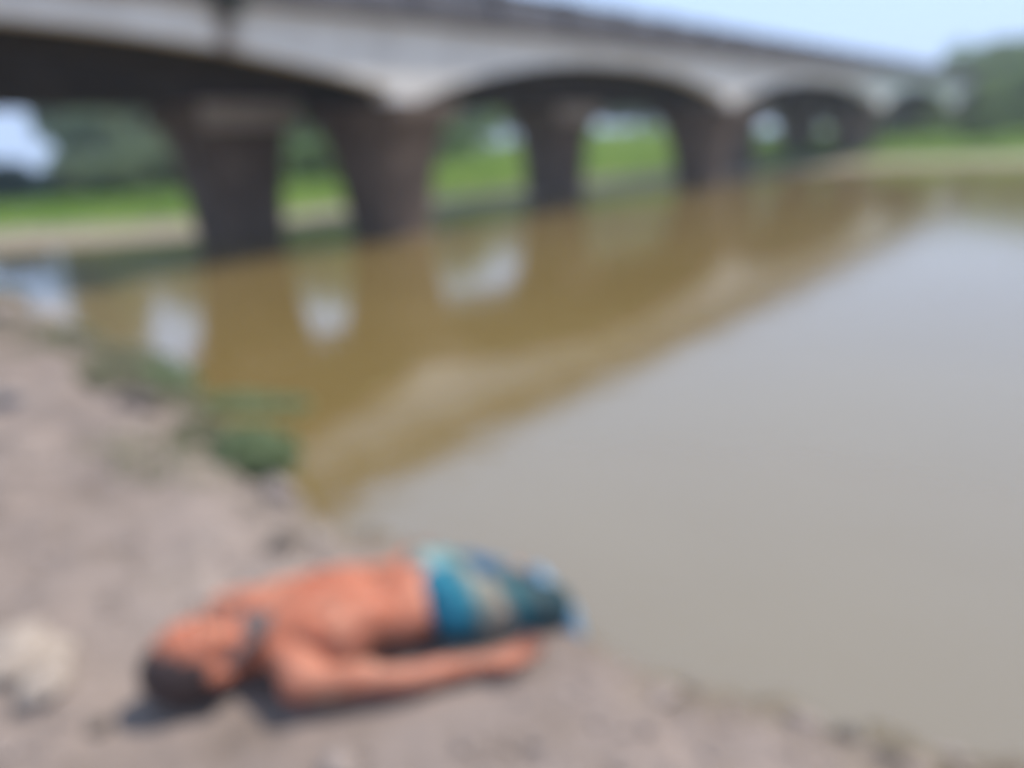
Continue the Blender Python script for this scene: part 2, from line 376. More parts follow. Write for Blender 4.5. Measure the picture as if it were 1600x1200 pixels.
# ------------------------------------------------------------------ plants
def leaf_cloud(name, centers, sizes, normals=None, aspect=1.8, bend=True):
    """many small folded leaf faces joined in one crown mesh"""
    n = len(centers); c = np.asarray(centers); s = np.asarray(sizes)[:, None]
    a = rng.normal(size=(n, 3)); a /= np.linalg.norm(a, axis=1)[:, None]
    b = rng.normal(size=(n, 3)); b -= (b*a).sum(1)[:, None]*a; b /= np.linalg.norm(b, axis=1)[:, None]
    nn = np.cross(a, b)
    p0 = c-a*s*aspect/2; p2 = c+a*s*aspect/2; p1 = c+b*s/2+nn*s*.18; p3 = c-b*s/2+nn*s*.18
    v = np.stack([p0, p1, p2, p3], 1).reshape(-1, 3)
    i = np.arange(n)*4
    f = np.concatenate([np.stack([i, i+1, i+2], 1), np.stack([i, i+2, i+3], 1)])
    return mesh_np(name, v, f)
def tube(bm, pts, rads, seg=7):
    rings = []
    for i, (p, r) in enumerate(zip(pts, rads)):
        p = Vector(p); d = (Vector(pts[min(i+1, len(pts)-1)])-Vector(pts[max(i-1, 0)])).normalized()
        u = d.orthogonal().normalized() if i == 0 else (u-d*u.dot(d)).normalized(); w_ = d.cross(u)
        rings.append([bm.verts.new(p+r*(math.cos(2*math.pi*k/seg)*u+math.sin(2*math.pi*k/seg)*w_)) for k in range(seg)])
    for A, B in zip(rings[:-1], rings[1:]):
        for k in range(seg): bm.faces.new((A[k], A[(k+1) % seg], B[(k+1) % seg], B[k]))
    bm.faces.new(rings[0][::-1]); bm.faces.new(rings[-1])
def make_tree(h, cw, nclump, leaf, n, seed, low=.25):
    r = random.Random(seed); g = np.random.default_rng(seed)
    bm = bmesh.new(); lean = (r.uniform(-.04, .04)*h, r.uniform(-.04, .04)*h)
    tp = [(lean[0]*t*t, lean[1]*t*t, -.4+(h*.72+.4)*t) for t in (0, .08, .3, .55, .8, 1)]
    tube(bm, tp, [h*.034, h*.026, h*.021, h*.016, h*.01, h*.004], 8)
    cl = []
    for i in range(nclump):
        t = low+(1-low)*(i+.5)/nclump
        an = i*2.4+r.uniform(-.5, .5); rad = cw/2*math.sin(math.pi*min(1, (.22+.78*(t-low)/(1-low)*.93)))**.75*r.uniform(.45, 1)
        c = Vector((math.cos(an)*rad, math.sin(an)*rad, h*t*r.uniform(.93, 1.0)))
        cl.append((c, cw*r.uniform(.13, .22)))
        b0 = Vector(tp[2]).lerp(Vector(tp[5]), min(1, max(0, (t-.25)*1.1)))
        mid = b0.lerp(c, .5)+Vector((0, 0, -.02*h))
        tube(bm, [b0, mid, c], [h*.009, h*.006, h*.002], 5)
    C_, s = [], []
    per = n//nclump
    for c, rad in cl:
        d = g.normal(size=(per, 3)); d /= np.linalg.norm(d, axis=1)[:, None]
        rr_ = rad*g.uniform(.35, 1.15, per)**.5
        p = np.array(c)+d*rr_[:, None]*np.array([1, 1, .75])
        C_.append(p); s.append(leaf*g.uniform(.6, 1.4, per))
    return bm_mesh('trunk', bm, True), leaf_cloud('crown', np.concatenate(C_), np.concatenate(s))
protos = [make_tree(9, 7.5, 30, .30, 5200, 11), make_tree(11, 7.0, 34, .32, 5600, 23), make_tree(8, 8.5, 32, .30, 5200, 37, .2)]
def gz(x, y): return float(far_h(np.array([x]), np.array([y]))[0])
def place_tree(proto, px_dir, dist, h, wide, leaf, label, group, name='broadleaf_tree'):
    x, y = px_dir[0]*dist, px_dir[1]*dist
    base = {0: 9, 1: 11, 2: 8}[proto]
    o = empty(name, (x, y, gz(x, y)-.1), random.uniform(0, 6.28)); k = h/base; o.scale = (k*wide, k*wide, k)
    tag(o, label, 'tree', group)
    tm, cm = protos[proto]
    t = bpy.data.objects.new('trunk', tm); COL.objects.link(t); t.parent = o
    c = bpy.data.objects.new('crown', cm); COL.objects.link(c); c.parent = o
    if not tm.materials: tm.materials.append(M['bark'])
    if not cm.materials: cm.materials.append(M[leaf])
    for ob, mm in ((t, M['bark']), (c, M[leaf])):
        ob.material_slots[0].link = 'OBJECT'; ob.material_slots[0].material = mm
    return o
def dpx(x): 
    v = Vector(fw)+rt*((x-800)/1200)-up*((235-600)/1200); l = math.hypot(v.x, v.y); return (v.x/l, v.y/l)
GT = 'trees beyond the far bank'
T = [ (1, 128, 62, 12.0, .8, 'leaf_b', 'tall dull green tree under the left end of the bridge'),
      (0, 222, 58, 5.6, 1.1, 'leaf_b', 'round green tree just left of the nearest rear pier'),
      (2, 178, 50, 4.6, 1.2, 'leaf_b', 'low spreading tree beside the tall dull green tree'),
      (0, 270, 60, 8.2, 1.0, 'leaf_a', 'tree partly hidden behind the nearest rear pier'),
      (2, 440, 58, 7.8, 1.3, 'leaf_a', 'leafy tree seen between the two nearest piers, close to the left one'),
      (0, 520, 54, 7.8, 1.5, 'leaf_a', 'leafy tree seen between the two nearest piers, close to the right one'),
      (2, 480, 46, 3.6, 1.6, 'leaf_a', 'low bushy tree between the two nearest piers'),
      (1, 590, 66, 9.0, 1.2, 'leaf_a', 'tree hidden mostly behind the second front pier'),
      (2, 690, 60, 7.4, 1.2, 'leaf_a', 'green tree just right of the nearest front pier'),
      (0, 800, 75, 7.4, 1.3, 'leaf_b', 'low tree behind the third pier from the left'),
      (2, 925, 74, 8.0, 1.2, 'leaf_b', 'dull tree just right of the third pier from the left'),
      (1, 1000, 80, 9.0, 1.2, 'leaf_a', 'tree above the bright grass slope below the middle arch'),
      (0, 1060, 78, 8.0, 1.3, 'leaf_a', 'tree at the right side of the middle arch'),
      (0, 1215, 85, 8.0, 1.2, 'leaf_b', 'pale tree seen through the second arch'),
      (2, 1300, 85, 5.5, 1.6, 'leaf_a', 'tree behind the pier of the second arch'),
      (0, 1430, 85, 4.6, 1.8, 'leaf_a', 'tree seen below the third arch'),
      (2, 1500, 82, 6.4, 1.0, 'leaf_a', 'tree at the far end of the bridge railing'),
      (1, 1550, 86, 7.4, 1.3, 'leaf_a', 'tallest tree right of the end of the bridge'),
      (0, 1595, 80, 6.6, 1.3, 'leaf_a', 'bushy tree at the right edge on the far bank'),
      (2, 1655, 84, 7.2, 1.3, 'leaf_a', 'broad tree past the right edge of the far bank trees'),
      (2, 1570, 58, 3.4, 1.9, 'leaf_a', 'low leafy tree in front of the tallest tree on the right bank'),
      (0, 1515, 60, 3.2, 2.0, 'leaf_a', 'low leafy tree beside the last arch of the bridge') ]
for p_, x_, d_, h_, w_, lf, lb in T:
    place_tree(p_, dpx(x_), d_, h_, w_, lf, lb, GT)
for x_, d_, h_, w_, lb in ((-8, 30, 1.35, 1.6, 'bluish green bush at the left edge of the far bank'), (30, 32, .8, 2.2, 'low bluish bush second from the left on the far bank'), (75, 33, 1.1, 1.6, 'bluish bush on the far bank beside the tall dull tree'), (120, 33, 1.5, 1.5, 'dull green bush below the tall dull tree'), (170, 31, 1.35, 1.6, 'dark green bush in the middle of the left opening under the bridge'), (228, 32, 1.6, 1.5, 'dark green bush left of the nearest rear pier'), (275, 33, 1.6, 1.4, 'dark green bush partly behind the nearest rear pier'), (440, 33, 1.55, 1.6, 'green bush just right of the nearest rear pier'), (500, 34, 1.6, 1.6, 'green bush just left of the nearest front pier'), (555, 35, 1.6, 1.6, 'green bush partly behind the nearest front pier'), (715, 44, 1.5, 1.6, 'green bush on the slope right of the nearest front pier'), (1452, 46, 1.0, 2.0, 'low bush on the right bank nearest the last arch'), (1535, 42, .8, 2.4, 'low bush in the middle of the right bank'), (1605, 44, 1.1, 2.0, 'low bush at the right edge of the right bank')):
    o = place_tree(2, dpx(x_), d_, h_, w_, 'leaf_c' if x_ < 100 else 'leaf_a' if x_ > 300 else 'leaf_b', lb, 'bushes on the far bank', 'bush'); o['category'] = 'bush'

# grass on the far bank
def far_grass():
    n = 48000
    x = rng.uniform(-20, 30, n); ys = np.interp(x, [p[0] for p in FS], [p[1] for p in FS]); y = ys+1.5+rng.beta(1, 1.5, n)*18
    d = sdist(FS, x, y); z = far_h(x, y)
    keep = z > .17+rng.uniform(-.05, .15, n); x, y, z = x[keep], y[keep], z[keep]; n = len(x)
    hgt = rng.uniform(.04, .12, n); an = rng.uniform(0, 6.28, n); wd = rng.uniform(.010, .024, n)
    V, Fc = [], []
    for k_ in range(3):
        a = an+k_*2.1; ox, oy = np.cos(a), np.sin(a); lean = hgt*rng.uniform(.2, .7, n)
        b0 = np.stack([x-oy*wd, y+ox*wd, z-.02], 1); b1 = np.stack([x+oy*wd, y-ox*wd, z-.02], 1); t = np.stack([x+ox*lean, y+oy*lean, z+hgt], 1)
        V.append(np.stack([b0, b1, t], 1).reshape(-1, 3)); 
    V = np.concatenate(V); Fc = np.arange(len(V)).reshape(-1, 3)
    tag(link('far_bank_grass', mesh_np('far_bank_grass', V, Fc), M['grass']), 'bright green grass covering the far bank slope', 'grass', kind='stuff')
far_grass()

def weed(name, x, y, rx, ry, h, n, mat, label, rz=0, leaf=.05, blades=.3):
    zb = max(0.0, float(bank_h(np.array([x]), np.array([y]))[0]))
    root = empty(name, (x, y, zb), rz); tag(root, label, 'plant', 'weeds along the near water edge')
    a = rng.uniform(0, 6.28, n); q = rng.uniform(0, 1, n)**.55
    X_, Y_ = np.cos(a)*q*rx, np.sin(a)*q*ry
    Z_ = h*rng.uniform(.05, 1, n)*(1-.65*q**2)
    me = leaf_cloud('foliage', np.stack([X_, Y_, Z_], 1), leaf*rng.uniform(.5, 1.4, n), aspect=2.2)
    link('foliage', me, M[mat], root)
    bm = bmesh.new()
    for i in range(46):
        an, qq = random.uniform(0, 6.28), random.random()**.6
        p = Vector((math.cos(an)*qq*rx*.8, math.sin(an)*qq*ry*.8, -.05)); t = p*1.25+Vector((random.uniform(-.05, .05), random.uniform(-.05, .05), h*random.uniform(.5, 1.05)+.05))
        tube(bm, [p, p.lerp(t, .5)+Vector((0, 0, h*.1)), t], [.006, .005, .002], 5)
    link('stems', bm_mesh('stems', bm), M[mat], root)
weed('weed_clump', -1.32, 3.62, .22, .17, .22, 620, 'weed', 'leafy dark green weed clump nearest the camera at the water edge', leaf=.04)
weed('weed_clump', -1.70, 3.92, .16, .12, .10, 320, 'weed_olive', 'small olive weed tuft just left of the dark green clump', leaf=.035)
weed('weed_mat', -1.75, 4.75, .46, .12, .06, 620, 'weed', 'long low green weed mat reaching out over the brown water', R(-12), leaf=.045)
weed('weed_clump', -2.95, 5.75, .42, .22, .17, 800, 'weed_olive', 'olive weed clump at the shore below the nearest rear pier reflection', R(-35), leaf=.05)
weed('weed_clump', -2.42, 5.1, .30, .18, .14, 520, 'weed', 'dull green weed clump between the olive clump and the weed mat', R(-35), leaf=.05)
weed('weed_clump', -6.2, 8.75, .7, .3, .22, 500, 'weed_olive', 'olive grass tuft at the left edge of the near bank', leaf=.08)
weed('weed_clump', -3.7, 6.35, .40, .2, .15, 420, 'weed_olive', 'thin olive weed tuft above the olive clump on the left shore', R(-40), leaf=.05)
weed('weed_clump', -2.15, 4.55, .26, .16, .09, 300, 'weed_olive', 'flat olive weed patch on the bank left of the long weed mat', R(-35), leaf=.04)
weed('weed_clump', -2.7, 5.0, .35, .18, .09, 300, 'weed_olive', 'sparse olive weed patch on the bank furthest from the water edge', R(-30), leaf=.045)
weed('weed_clump', -1.45, 3.95, .15, .12, .12, 260, 'weed', 'small green weed tuft in the water between the mat and the dark clump', leaf=.04)
def shore_grass():
    n = 9000; x = rng.uniform(-6.5, -1.2, n); y = rng.uniform(3.2, 9.5, n); d = -sdist(SH, x, y)
    cl = np.array([fbm(a*1.3, b*1.3, 4) for a, b in zip(x, y)])
    k_ = (d > -.03) & (d < .25+.9*np.maximum(0, cl+.25)) & (cl > -.12); x, y = x[k_], y[k_]; z = np.maximum(bank_h(x, y), 0); n = len(x)
    V = []
    for j in range(3):
        a = rng.uniform(0, 6.28, n); wd = rng.uniform(.004, .009, n)*(1+y*.06); h = rng.uniform(.03, .10, n); ox, oy = np.cos(a), np.sin(a)
        V.append(np.stack([np.stack([x-oy*wd, y+ox*wd, z-.01], 1), np.stack([x+oy*wd, y-ox*wd, z-.01], 1), np.stack([x+ox*h*.8, y+oy*h*.8, z+h], 1)], 1).reshape(-1, 3))
    V = np.concatenate(V); tag(link('shore_grass', mesh_np('shore_grass', V, np.arange(len(V)).reshape(-1, 3)), M['weed_olive']), 'thin olive grass along the edge of the near bank', 'grass', kind='stuff')
shore_grass()
# plant growing out of the bridge drain
root = empty('joint_weed', l2w(6.26, -9.78, 3.62)); tag(root, 'dark green weed growing from the bridge drain above the rusty stain', 'plant')
n = 420; c = np.stack([rng.normal(0, .13, n), rng.normal(-.06, .07, n), rng.normal(.06, .16, n)], 1)
link('foliage', leaf_cloud('foliage', c, .055*rng.uniform(.6, 1.4, n), aspect=2), M['leaf_c'], root)
bm = bmesh.new()
for i in range(12): tube(bm, [(0, .02, -.05), (random.uniform(-.08, .08), -.05, .05), (random.uniform(-.2, .2), -.1, random.uniform(-.15, .3))], [.012, .008, .003], 5)
link('stems', bm_mesh('stems', bm), M['bark'], root)

# ------------------------------------------------------------------ stones and clods
def stone(name, x, y, sx, sy, sz, mat, label, cat='stone', group='stones and clods on the mud bank', seed=0, sink=.25, rz=None):
    bm = bmesh.new(); bmesh.ops.create_icosphere(bm, subdivisions=4, radius=1)
    for v_ in bm.verts:
        p = v_.co.copy(); n_ = fbm(p.x*1.1+seed*7, p.y*1.1, p.z*1.1, 3)*.34+fbm(p.x*3.2+seed*3, p.y*3.2, p.z*3.2, 4)*.13
        cell = noise.voronoi(p*1.4+Vector((seed, 0, 0)))[0]; n_ += (cell[1]-cell[0])*.12
        p *= 1+n_; v_.co = Vector((p.x*sx, p.y*sy, p.z*sz))
    z = float(bank_h(np.array([x]), np.array([y]))[0])
    o = link(name, bm_mesh(name, bm, True), M[mat]); o.location = (x, y, z+sz*(1-2*sink)*.9); o.rotation_euler = (0, 0, random.uniform(0, 6.28) if rz is None else rz)
    return tag(o, label, cat, group)
stone('mud_clod', -1.43, 1.83, .13, .14, .075, 'rock', 'big pale lump of dry mud left of the head', seed=1, sink=.38)
stone('mud_clod', -1.27, 1.72, .085, .06, .04, 'rock', 'pale broken lump leaning on the big one left of the head', seed=2)
stone('stone', -3.05, 4.45, .10, .08, .06, 'slate', 'dark bluish stone at the left edge of the bank', seed=3)
stone('mud_clod', -1.08, 1.60, .022, .032, .016, 'dclod', 'small dark damp clod in front of the head', seed=4, rz=R(-30))
stone('stone', -.79, 2.72, .055, .04, .028, 'rock', 'pale flat stone behind the bare chest near the water', seed=5)
stone('mud_clod', -.90, 2.60, .075, .05, .035, 'dclod', 'dark clod behind the bare chest beside the pale flat stone', seed=6)
stone('stone', -4.55, 7.45, .15, .12, .10, 'rock', 'pale stone at the far left shore', seed=7)
stone('stone', -4.28, 7.22, .12, .10, .10, 'clod', 'brownish stone beside the pale stone at the far left shore', seed=8)
stone('mud_clod', -5.3, 7.6, .5, .3, .12, 'clod', 'long low ridge of mud at the left edge of the bank', seed=9, rz=.2)
stone('mud_clod', .71, 1.63, .05, .04, .03, 'clod', 'pale clod on the right end of the muddy shore', seed=10)
stone('mud_clod', .80, 1.57, .035, .03, .022, 'dclod', 'dark clod right of the pale clod on the right shore', seed=11)
stone('mud_clod', .86, 1.50, .035, .03, .022, 'dclod', 'dark clod closest to the bottom right corner', seed=12)
stone('mud_clod', .95, 1.52, .04, .03, .022, 'clod', 'greyish clod at the right end of the shore clods', seed=13)
stone('mud_clod', .36, 1.72, .05, .035, .02, 'clod', 'flat clod on the mud right of the open hand', seed=14)
stone('mud_clod', -1.05, 3.12, .10, .05, .04, 'clod', 'long clod on the water edge below the dark weed clump', seed=15, rz=-.8)
stone('mud_clod', -2.2, 4.3, .14, .08, .05, 'dclod', 'dark clod on the bank left of the weed clumps', seed=16)
# crumbs of dry mud
def crumbs():
    V, Fc = [], []; ico = bmesh.new(); bmesh.ops.create_icosphere(ico, subdivisions=1, radius=1)
    iv = np.array([v_.co[:] for v_ in ico.verts]); fi = np.array([[v_.index for v_ in f.verts] for f in ico.faces]); ico.free()
    n = 2600
    r_ = 1.25*np.exp(rng.uniform(0, math.log(7), n)); a = np.radians(rng.uniform(-44, 36, n)); x, y = r_*np.sin(a), r_*np.cos(a)
    d = -sdist(SH, x, y); z = bank_h(x, y); k_ = d > .03
    ca, sa = math.cos(BANG), math.sin(BANG); lx, ly = (x-BX)*ca+(y-BY)*sa, -(x-BX)*sa+(y-BY)*ca
    k_ &= ~((lx > -.32) & (lx < .95) & (ly > -.42) & (ly < .26))
    x, y, z, r_ = x[k_], y[k_], z[k_], r_[k_]
    for i in range(len(x)):
        s = .0045*random.lognormvariate(0, .55)*(1+.25*r_[i]); p = iv*(1+rng.uniform(-.3, .3, (len(iv), 1)))*np.array([s*random.uniform(.8, 1.5), s*random.uniform(.8, 1.5), s*.8])
        V.append(p+np.array([x[i], y[i], z[i]+s*.3])); Fc.append(fi+i*len(iv))
    tag(link('mud_crumbs', mesh_np('mud_crumbs', np.concatenate(V), np.concatenate(Fc)), M['clod']), 'small dry crumbs of mud scattered over the near bank', 'mud crumbs', kind='stuff')
crumbs()

# ------------------------------------------------------------------ haze over the river
bm = bmesh.new(); bmesh.ops.create_cube(bm, size=1, matrix=Matrix.Translation((0, 190, 11)) @ Matrix.Diagonal((460, 560, 27, 1)))
hz = bpy.data.materials.new('thin_haze'); hz.use_nodes = True; ht = hz.node_tree; ht.nodes.remove(ht.nodes['Principled BSDF'])
pv = ht.nodes.new('ShaderNodeVolumePrincipled'); pv.inputs['Color'].default_value = (.82, .9, 1, 1); pv.inputs['Density'].default_value = .0020; pv.inputs['Anisotropy'].default_value = .2
ht.links.new(pv.outputs[0], ht.nodes['Material Output'].inputs['Volume'])
tag(link('haze', bm_mesh('haze', bm), hz), 'thin pale haze in the air over the river', kind='stuff')

# ------------------------------------------------------------------ person (local: x = head to feet, y = towards the far side, z = up)
def skin_mat():
    k = NT('brown_skin'); f = k.noise(7, 5, .6); f2 = k.noise(60, 4, .6)  # brown skin tone with dusty and redder blotches from noise
    c = k.ramp(f, [(.3, (.37, .11, .058)), (.5, (.45, .15, .082)), (.7, (.53, .215, .135))])
    du = k.noise(4.5, 6, .7); c = k.mix(k.ramp(du, [(.5, (0, 0, 0)), (.72, (.55, .55, .55))]), c, (.40, .26, .19))
    rd = k.noise(11, 4, .6); c = k.mix(k.ramp(rd, [(.5, (0, 0, 0)), (.75, (.5, .5, .5))]), c, (.40, .095, .05))
    k.col(c); k.rough(.55, .4); k.b.inputs['Subsurface Weight'].default_value = .12; k.b.inputs['Subsurface Radius'].default_value = (.02, .008, .004)
    k.b.inputs['Subsurface Scale'].default_value = .5
    k.bump(f2, .12, .004); return k.m
M['skin'] = skin_mat()
M['hair'] = two('short_black_hair', (.035, .022, .02), (.095, .062, .055), scale=60, rough=.55, bump=.8, bd=.006)
M['beard'] = two('short_greying_beard', (.05, .038, .036), (.19, .15, .145), scale=55, rough=.7, bump=.8, bd=.004)
def cloth_mat():
    k = NT('teal_print_cotton'); tc = k.n('ShaderNodeTexCoord'); sp = k.n('ShaderNodeSeparateXYZ'); k.l(tc.outputs['Object'], sp.inputs[0])
    def band(sock, freq, ph, lo, hi):
        m = k.n('ShaderNodeMath', operation='MULTIPLY_ADD'); k.l(sock, m.inputs[0]); m.inputs[1].default_value = freq; m.inputs[2].default_value = ph
        s = k.n('ShaderNodeMath', operation='SINE'); k.l(m.outputs[0], s.inputs[0])
        r = k.n('ShaderNodeMapRange'); k.l(s.outputs[0], r.inputs[0]); r.inputs[1].default_value = lo; r.inputs[2].default_value = hi; return r.outputs[0]
    wob = k.noise(9, 3, .5); ax = k.n('ShaderNodeMath', operation='MULTIPLY_ADD'); k.l(wob, ax.inputs[0]); ax.inputs[1].default_value = .06
    sh_ = k.n('ShaderNodeMath', operation='MULTIPLY_ADD'); k.l(sp.outputs[1], sh_.inputs[0]); sh_.inputs[1].default_value = .12; k.l(sp.outputs[0], sh_.inputs[2])
    k.l(sh_.outputs[0], ax.inputs[2])
    u = k.n('ShaderNodeMapRange'); k.l(ax.outputs[0], u.inputs[0]); u.inputs[1].default_value = .42; u.inputs[2].default_value = .92
    def pos(x): return (x+.02-.40)/.5
    near = k.ramp(u.outputs[0], [(pos(.40), (.02, .035, .05)), (pos(.44), (.015, .13, .20)), (pos(.50), (.012, .19, .30)), (pos(.545), (.02, .17, .22)), (pos(.57), (.34, .33, .25)), (pos(.64), (.32, .21, .14)), (pos(.665), (.02, .13, .15)), (pos(.715), (.02, .07, .08)), (pos(.75), (.07, .06, .045)), (pos(.78), (.012, .03, .035)), (pos(.88), (.02, .035, .045))])
    far_ = k.ramp(u.outputs[0], [(pos(.44), (.10, .15, .15)), (pos(.53), (.42, .52, .47)), (pos(.585), (.10, .33, .34)), (pos(.63), (.04, .13, .15)), (pos(.67), (.008, .09, .22)), (pos(.71), (.012, .11, .26)), (pos(.76), (.20, .20, .20)), (pos(.85), (.22, .21, .20))])
    ym = k.n('ShaderNodeMapRange'); k.l(sp.outputs[1], ym.inputs[0]); ym.inputs[1].default_value = -.02; ym.inputs[2].default_value = .04
    c = k.mix(ym.outputs[0], near, far_)
    fold = k.noise(30, 3, .5); c = k.mix(.55, c, k.ramp(fold, [(.35, (.25, .25, .27)), (.6, (1.05, 1.05, 1.05))]), 'MULTIPLY')
    f = k.noise(70, 3, .5); k.col(k.mix(.2, c, k.ramp(f, [(.3, (.03, .09, .12)), (.7, (.10, .26, .32))]))); k.rough(.85, .2); k.bump(f, .2, .003); return k.m
M['cloth'] = cloth_mat()
M['blue_cloth'] = two('faded_blue_cloth', (.11, .24, .38), (.20, .36, .48), scale=20, bump=.3, bd=.005)

def cap(bm, p, q, r0, r1, seg=16, n=6):
    """tapered capsule with round ends"""
    p, q = Vector(p), Vector(q); d = (q-p).normalized(); pts, rad = [], []
    for i in range(n): a = math.pi/2*(1-i/n); pts.append(p-d*r0*math.sin(a)); rad.append(max(r0*math.cos(a), r0*.04))
    for i in range(n+1): a = math.pi/2*i/n; pts.append(q+d*r1*math.sin(a)); rad.append(max(r1*math.cos(a), r1*.04))
    tube(bm, pts, rad, seg)
def ell(bm, c, r, rot=None, sub=3):
    m = Matrix.Translation(c) @ (rot.to_4x4() if rot else Matrix.Identity(4)) @ Matrix.Diagonal((*r, 1))
    bmesh.ops.create_icosphere(bm, subdivisions=sub, radius=1, matrix=m)
def fuse(name, bm, voxel, smooth=6, fac=.5):
    """voxel-union of the overlapping volumes into one continuous skin"""
    me = bm_mesh(name+'_src', bm); o = bpy.data.objects.new('tmp', me); COL.objects.link(o)
    m = o.modifiers.new('r', 'REMESH'); m.mode = 'VOXEL'; m.voxel_size = voxel; m.use_smooth_shade = True
    s = o.modifiers.new('s', 'SMOOTH'); s.iterations = smooth; s.factor = fac
    dg = bpy.context.evaluated_depsgraph_get(); out = bpy.data.meshes.new_from_object(o.evaluated_get(dg)); out.name = name
    bpy.data.objects.remove(o); bpy.data.meshes.remove(me)
    out.polygons.foreach_set('use_smooth', [True]*len(out.polygons)); return out
person = empty('person', (BX, BY, BZ), BANG)
tag(person, 'bare chested person lying on their back on the mud in teal patterned shorts', 'person')
LEG = {}
def headscale(vs):
    for v_ in vs: v_.co = Vector((-.275, 0, 0))+(v_.co-Vector((-.275, 0, 0)))*1.15
def body():
    bm = bmesh.new()
    # trunk
    ell(bm, (.19, 0, .105), (.20, .165, .105)); ell(bm, (.10, 0, .10), (.10, .165, .085))
    ell(bm, (.175, -.075, .160), (.10, .085, .045)); ell(bm, (.175, .075, .160), (.10, .085, .045))       # chest muscles
    ell(bm, (.27, -.06, .135), (.10, .085, .075)); ell(bm, (.27, .06, .135), (.10, .085, .075))        # rib cage edge
    ell(bm, (.41, 0, .095), (.17, .140, .090)); ell(bm, (.43, 0, .12), (.10, .10, .075))
    ell(bm, (.53, 0, .092), (.12, .160, .088))
    cap(bm, (.05, -.06, .11), (.09, -.175, .095), .05, .058); cap(bm, (.05, .06, .11), (.00, .215, .095), .055, .058); ell(bm, (.06, .17, .10), (.085, .075, .06)); ell(bm, (-.045, .262, .085), (.06, .055, .05))
    cap(bm, (-.06, 0, .088), (.07, 0, .10), .056, .066)                                                # neck
    # near arm, along the body, palm up
    sh, el, wr = Vector((.085, -.195, .085)), Vector((.335, -.275, .052)), Vector((.545, -.305, .040))
    ell(bm, sh, (.062, .052, .056)); cap(bm, sh, el, .047, .035); ell(bm, sh.lerp(el, .45)+Vector((0, 0, .010)), (.085, .037, .038))
    cap(bm, el, wr, .035, .0225); ell(bm, el.lerp(wr, .28), (.075, .037, .035))
    def hand(wr, dr, side):
        d = dr.normalized(); n = Vector((0, 0, 1)); l = n.cross(d)*side
        k = wr+d*.075; rot = Matrix((d, l, n)).transposed()
        ell(bm, wr+d*.045+Vector((0, 0, -.004)), (.055, .040, .019), rot); ell(bm, k+Vector((0, 0, -.004)), (.026, .042, .016), rot)
        for j, (off, ln, r) in enumerate(((-.031, .068, .0088), (-.0105, .078, .0092), (.0105, .072, .009), (.031, .056, .008))):
            p = k+l*off+d*.012; sp_ = d+l*off*3
            a = p+sp_.normalized()*ln*.45+n*.006; b = a+sp_.normalized()*ln*.30+n*.014; c = b+sp_.normalized()*ln*.2+n*.014
            cap(bm, p, a, r, r*.95, 10, 4); cap(bm, a, b, r*.95, r*.88, 10, 4); cap(bm, b, c, r*.88, r*.74, 10, 4)
        t0 = wr+d*.022-l*.026; t1 = t0+d*.030-l*.024+n*.010; t2 = t1+d*.030-l*.006+n*.010
        cap(bm, t0, t1, .0155, .0115, 10, 4); cap(bm, t1, t2, .0115, .0085, 10, 4)
    hand(wr, Vector((.23, -.035, .0)), 1)
    # far arm along the far side
    sh2, el2, wr2 = Vector((-.005, .225, .09)), Vector((.24, .325, .05)), Vector((.47, .30, .038))
    ell(bm, sh2, (.07, .06, .062)); cap(bm, sh2, el2, .052, .040); ell(bm, sh2.lerp(el2, .45)+Vector((0, 0, .012)), (.085, .040, .042))
    cap(bm, el2, wr2, .041, .026); ell(bm, el2.lerp(wr2, .28), (.075, .043, .040)); hand(wr2, Vector((.2, .0, .0)), -1)
    # legs bending down into the water
    for sgn, hp, kn, an in ((-1, (.575, -.085, .088), (.83, -.165, .04), (.97, -.20, -.36)), (1, (.565, .085, .088), (.80, .055, .02), (.95, .04, -.36))):
        hp, kn, an = Vector(hp), Vector(kn), Vector(an); LEG[sgn] = (hp, kn, an)
        cap(bm, hp, kn, .084, .054); ell(bm, kn+Vector((.0, 0, .012)), (.058, .05, .048)); cap(bm, kn, an, .050, .032)
        ell(bm, kn.lerp(an, .3)+Vector((-.01, 0, -.02)), (.09, .052, .05), Matrix.Rotation(math.atan2(.39, .145), 3, 'Y'))
        ft = an+Vector((.10, -.02*sgn, .05)); cap(bm, an+Vector((-.015, 0, -.03)), ft, .034, .026); cap(bm, ft, ft+Vector((.05, 0, .035)), .027, .018)
    # head: skull, jaw, nose, brow, lids, lips, ears   (face up)
    bm.verts.ensure_lookup_table(); nb = len(bm.verts)
    ell(bm, (-.165, 0, .098), (.118, .077, .094)); ell(bm, (-.095, 0, .112), (.075, .066, .072)); ell(bm, (-.055, 0, .140), (.042, .040, .036))
    ell(bm, (-.185, 0, .150), (.055, .062, .042))                                                      # forehead
    cap(bm, (-.150, -.042, .176), (-.150, .042, .176), .013, .013, 12, 4)                               # brow ridge
    for s in (-1, 1):
        ell(bm, (-.133, s*.031, .172), (.0105, .0155, .0105)); ell(bm, (-.112, s*.042, .152), (.030, .024, .022))
        e = Vector((-.125, s*.080, .092)); ell(bm, e, (.032, .011, .020)); ell(bm, e+Vector((.0, s*.006, -.006)), (.026, .008, .016))
    cap(bm, (-.142, 0, .184), (-.104, 0, .204), .0095, .0125, 12, 4); ell(bm, (-.099, 0, .199), (.012, .012, .012))
    for s in (-1, 1): ell(bm, (-.097, s*.012, .190), (.010, .008, .009))
    cap(bm, (-.077, -.020, .176), (-.077, .020, .176), .0068, .0068, 10, 4); cap(bm, (-.066, -.017, .175), (-.066, .017, .175), .0075, .0075, 10, 4)
    bm.verts.ensure_lookup_table(); headscale(list(bm.verts)[nb:])
    return fuse('body', bm, .0042, 5, .5)
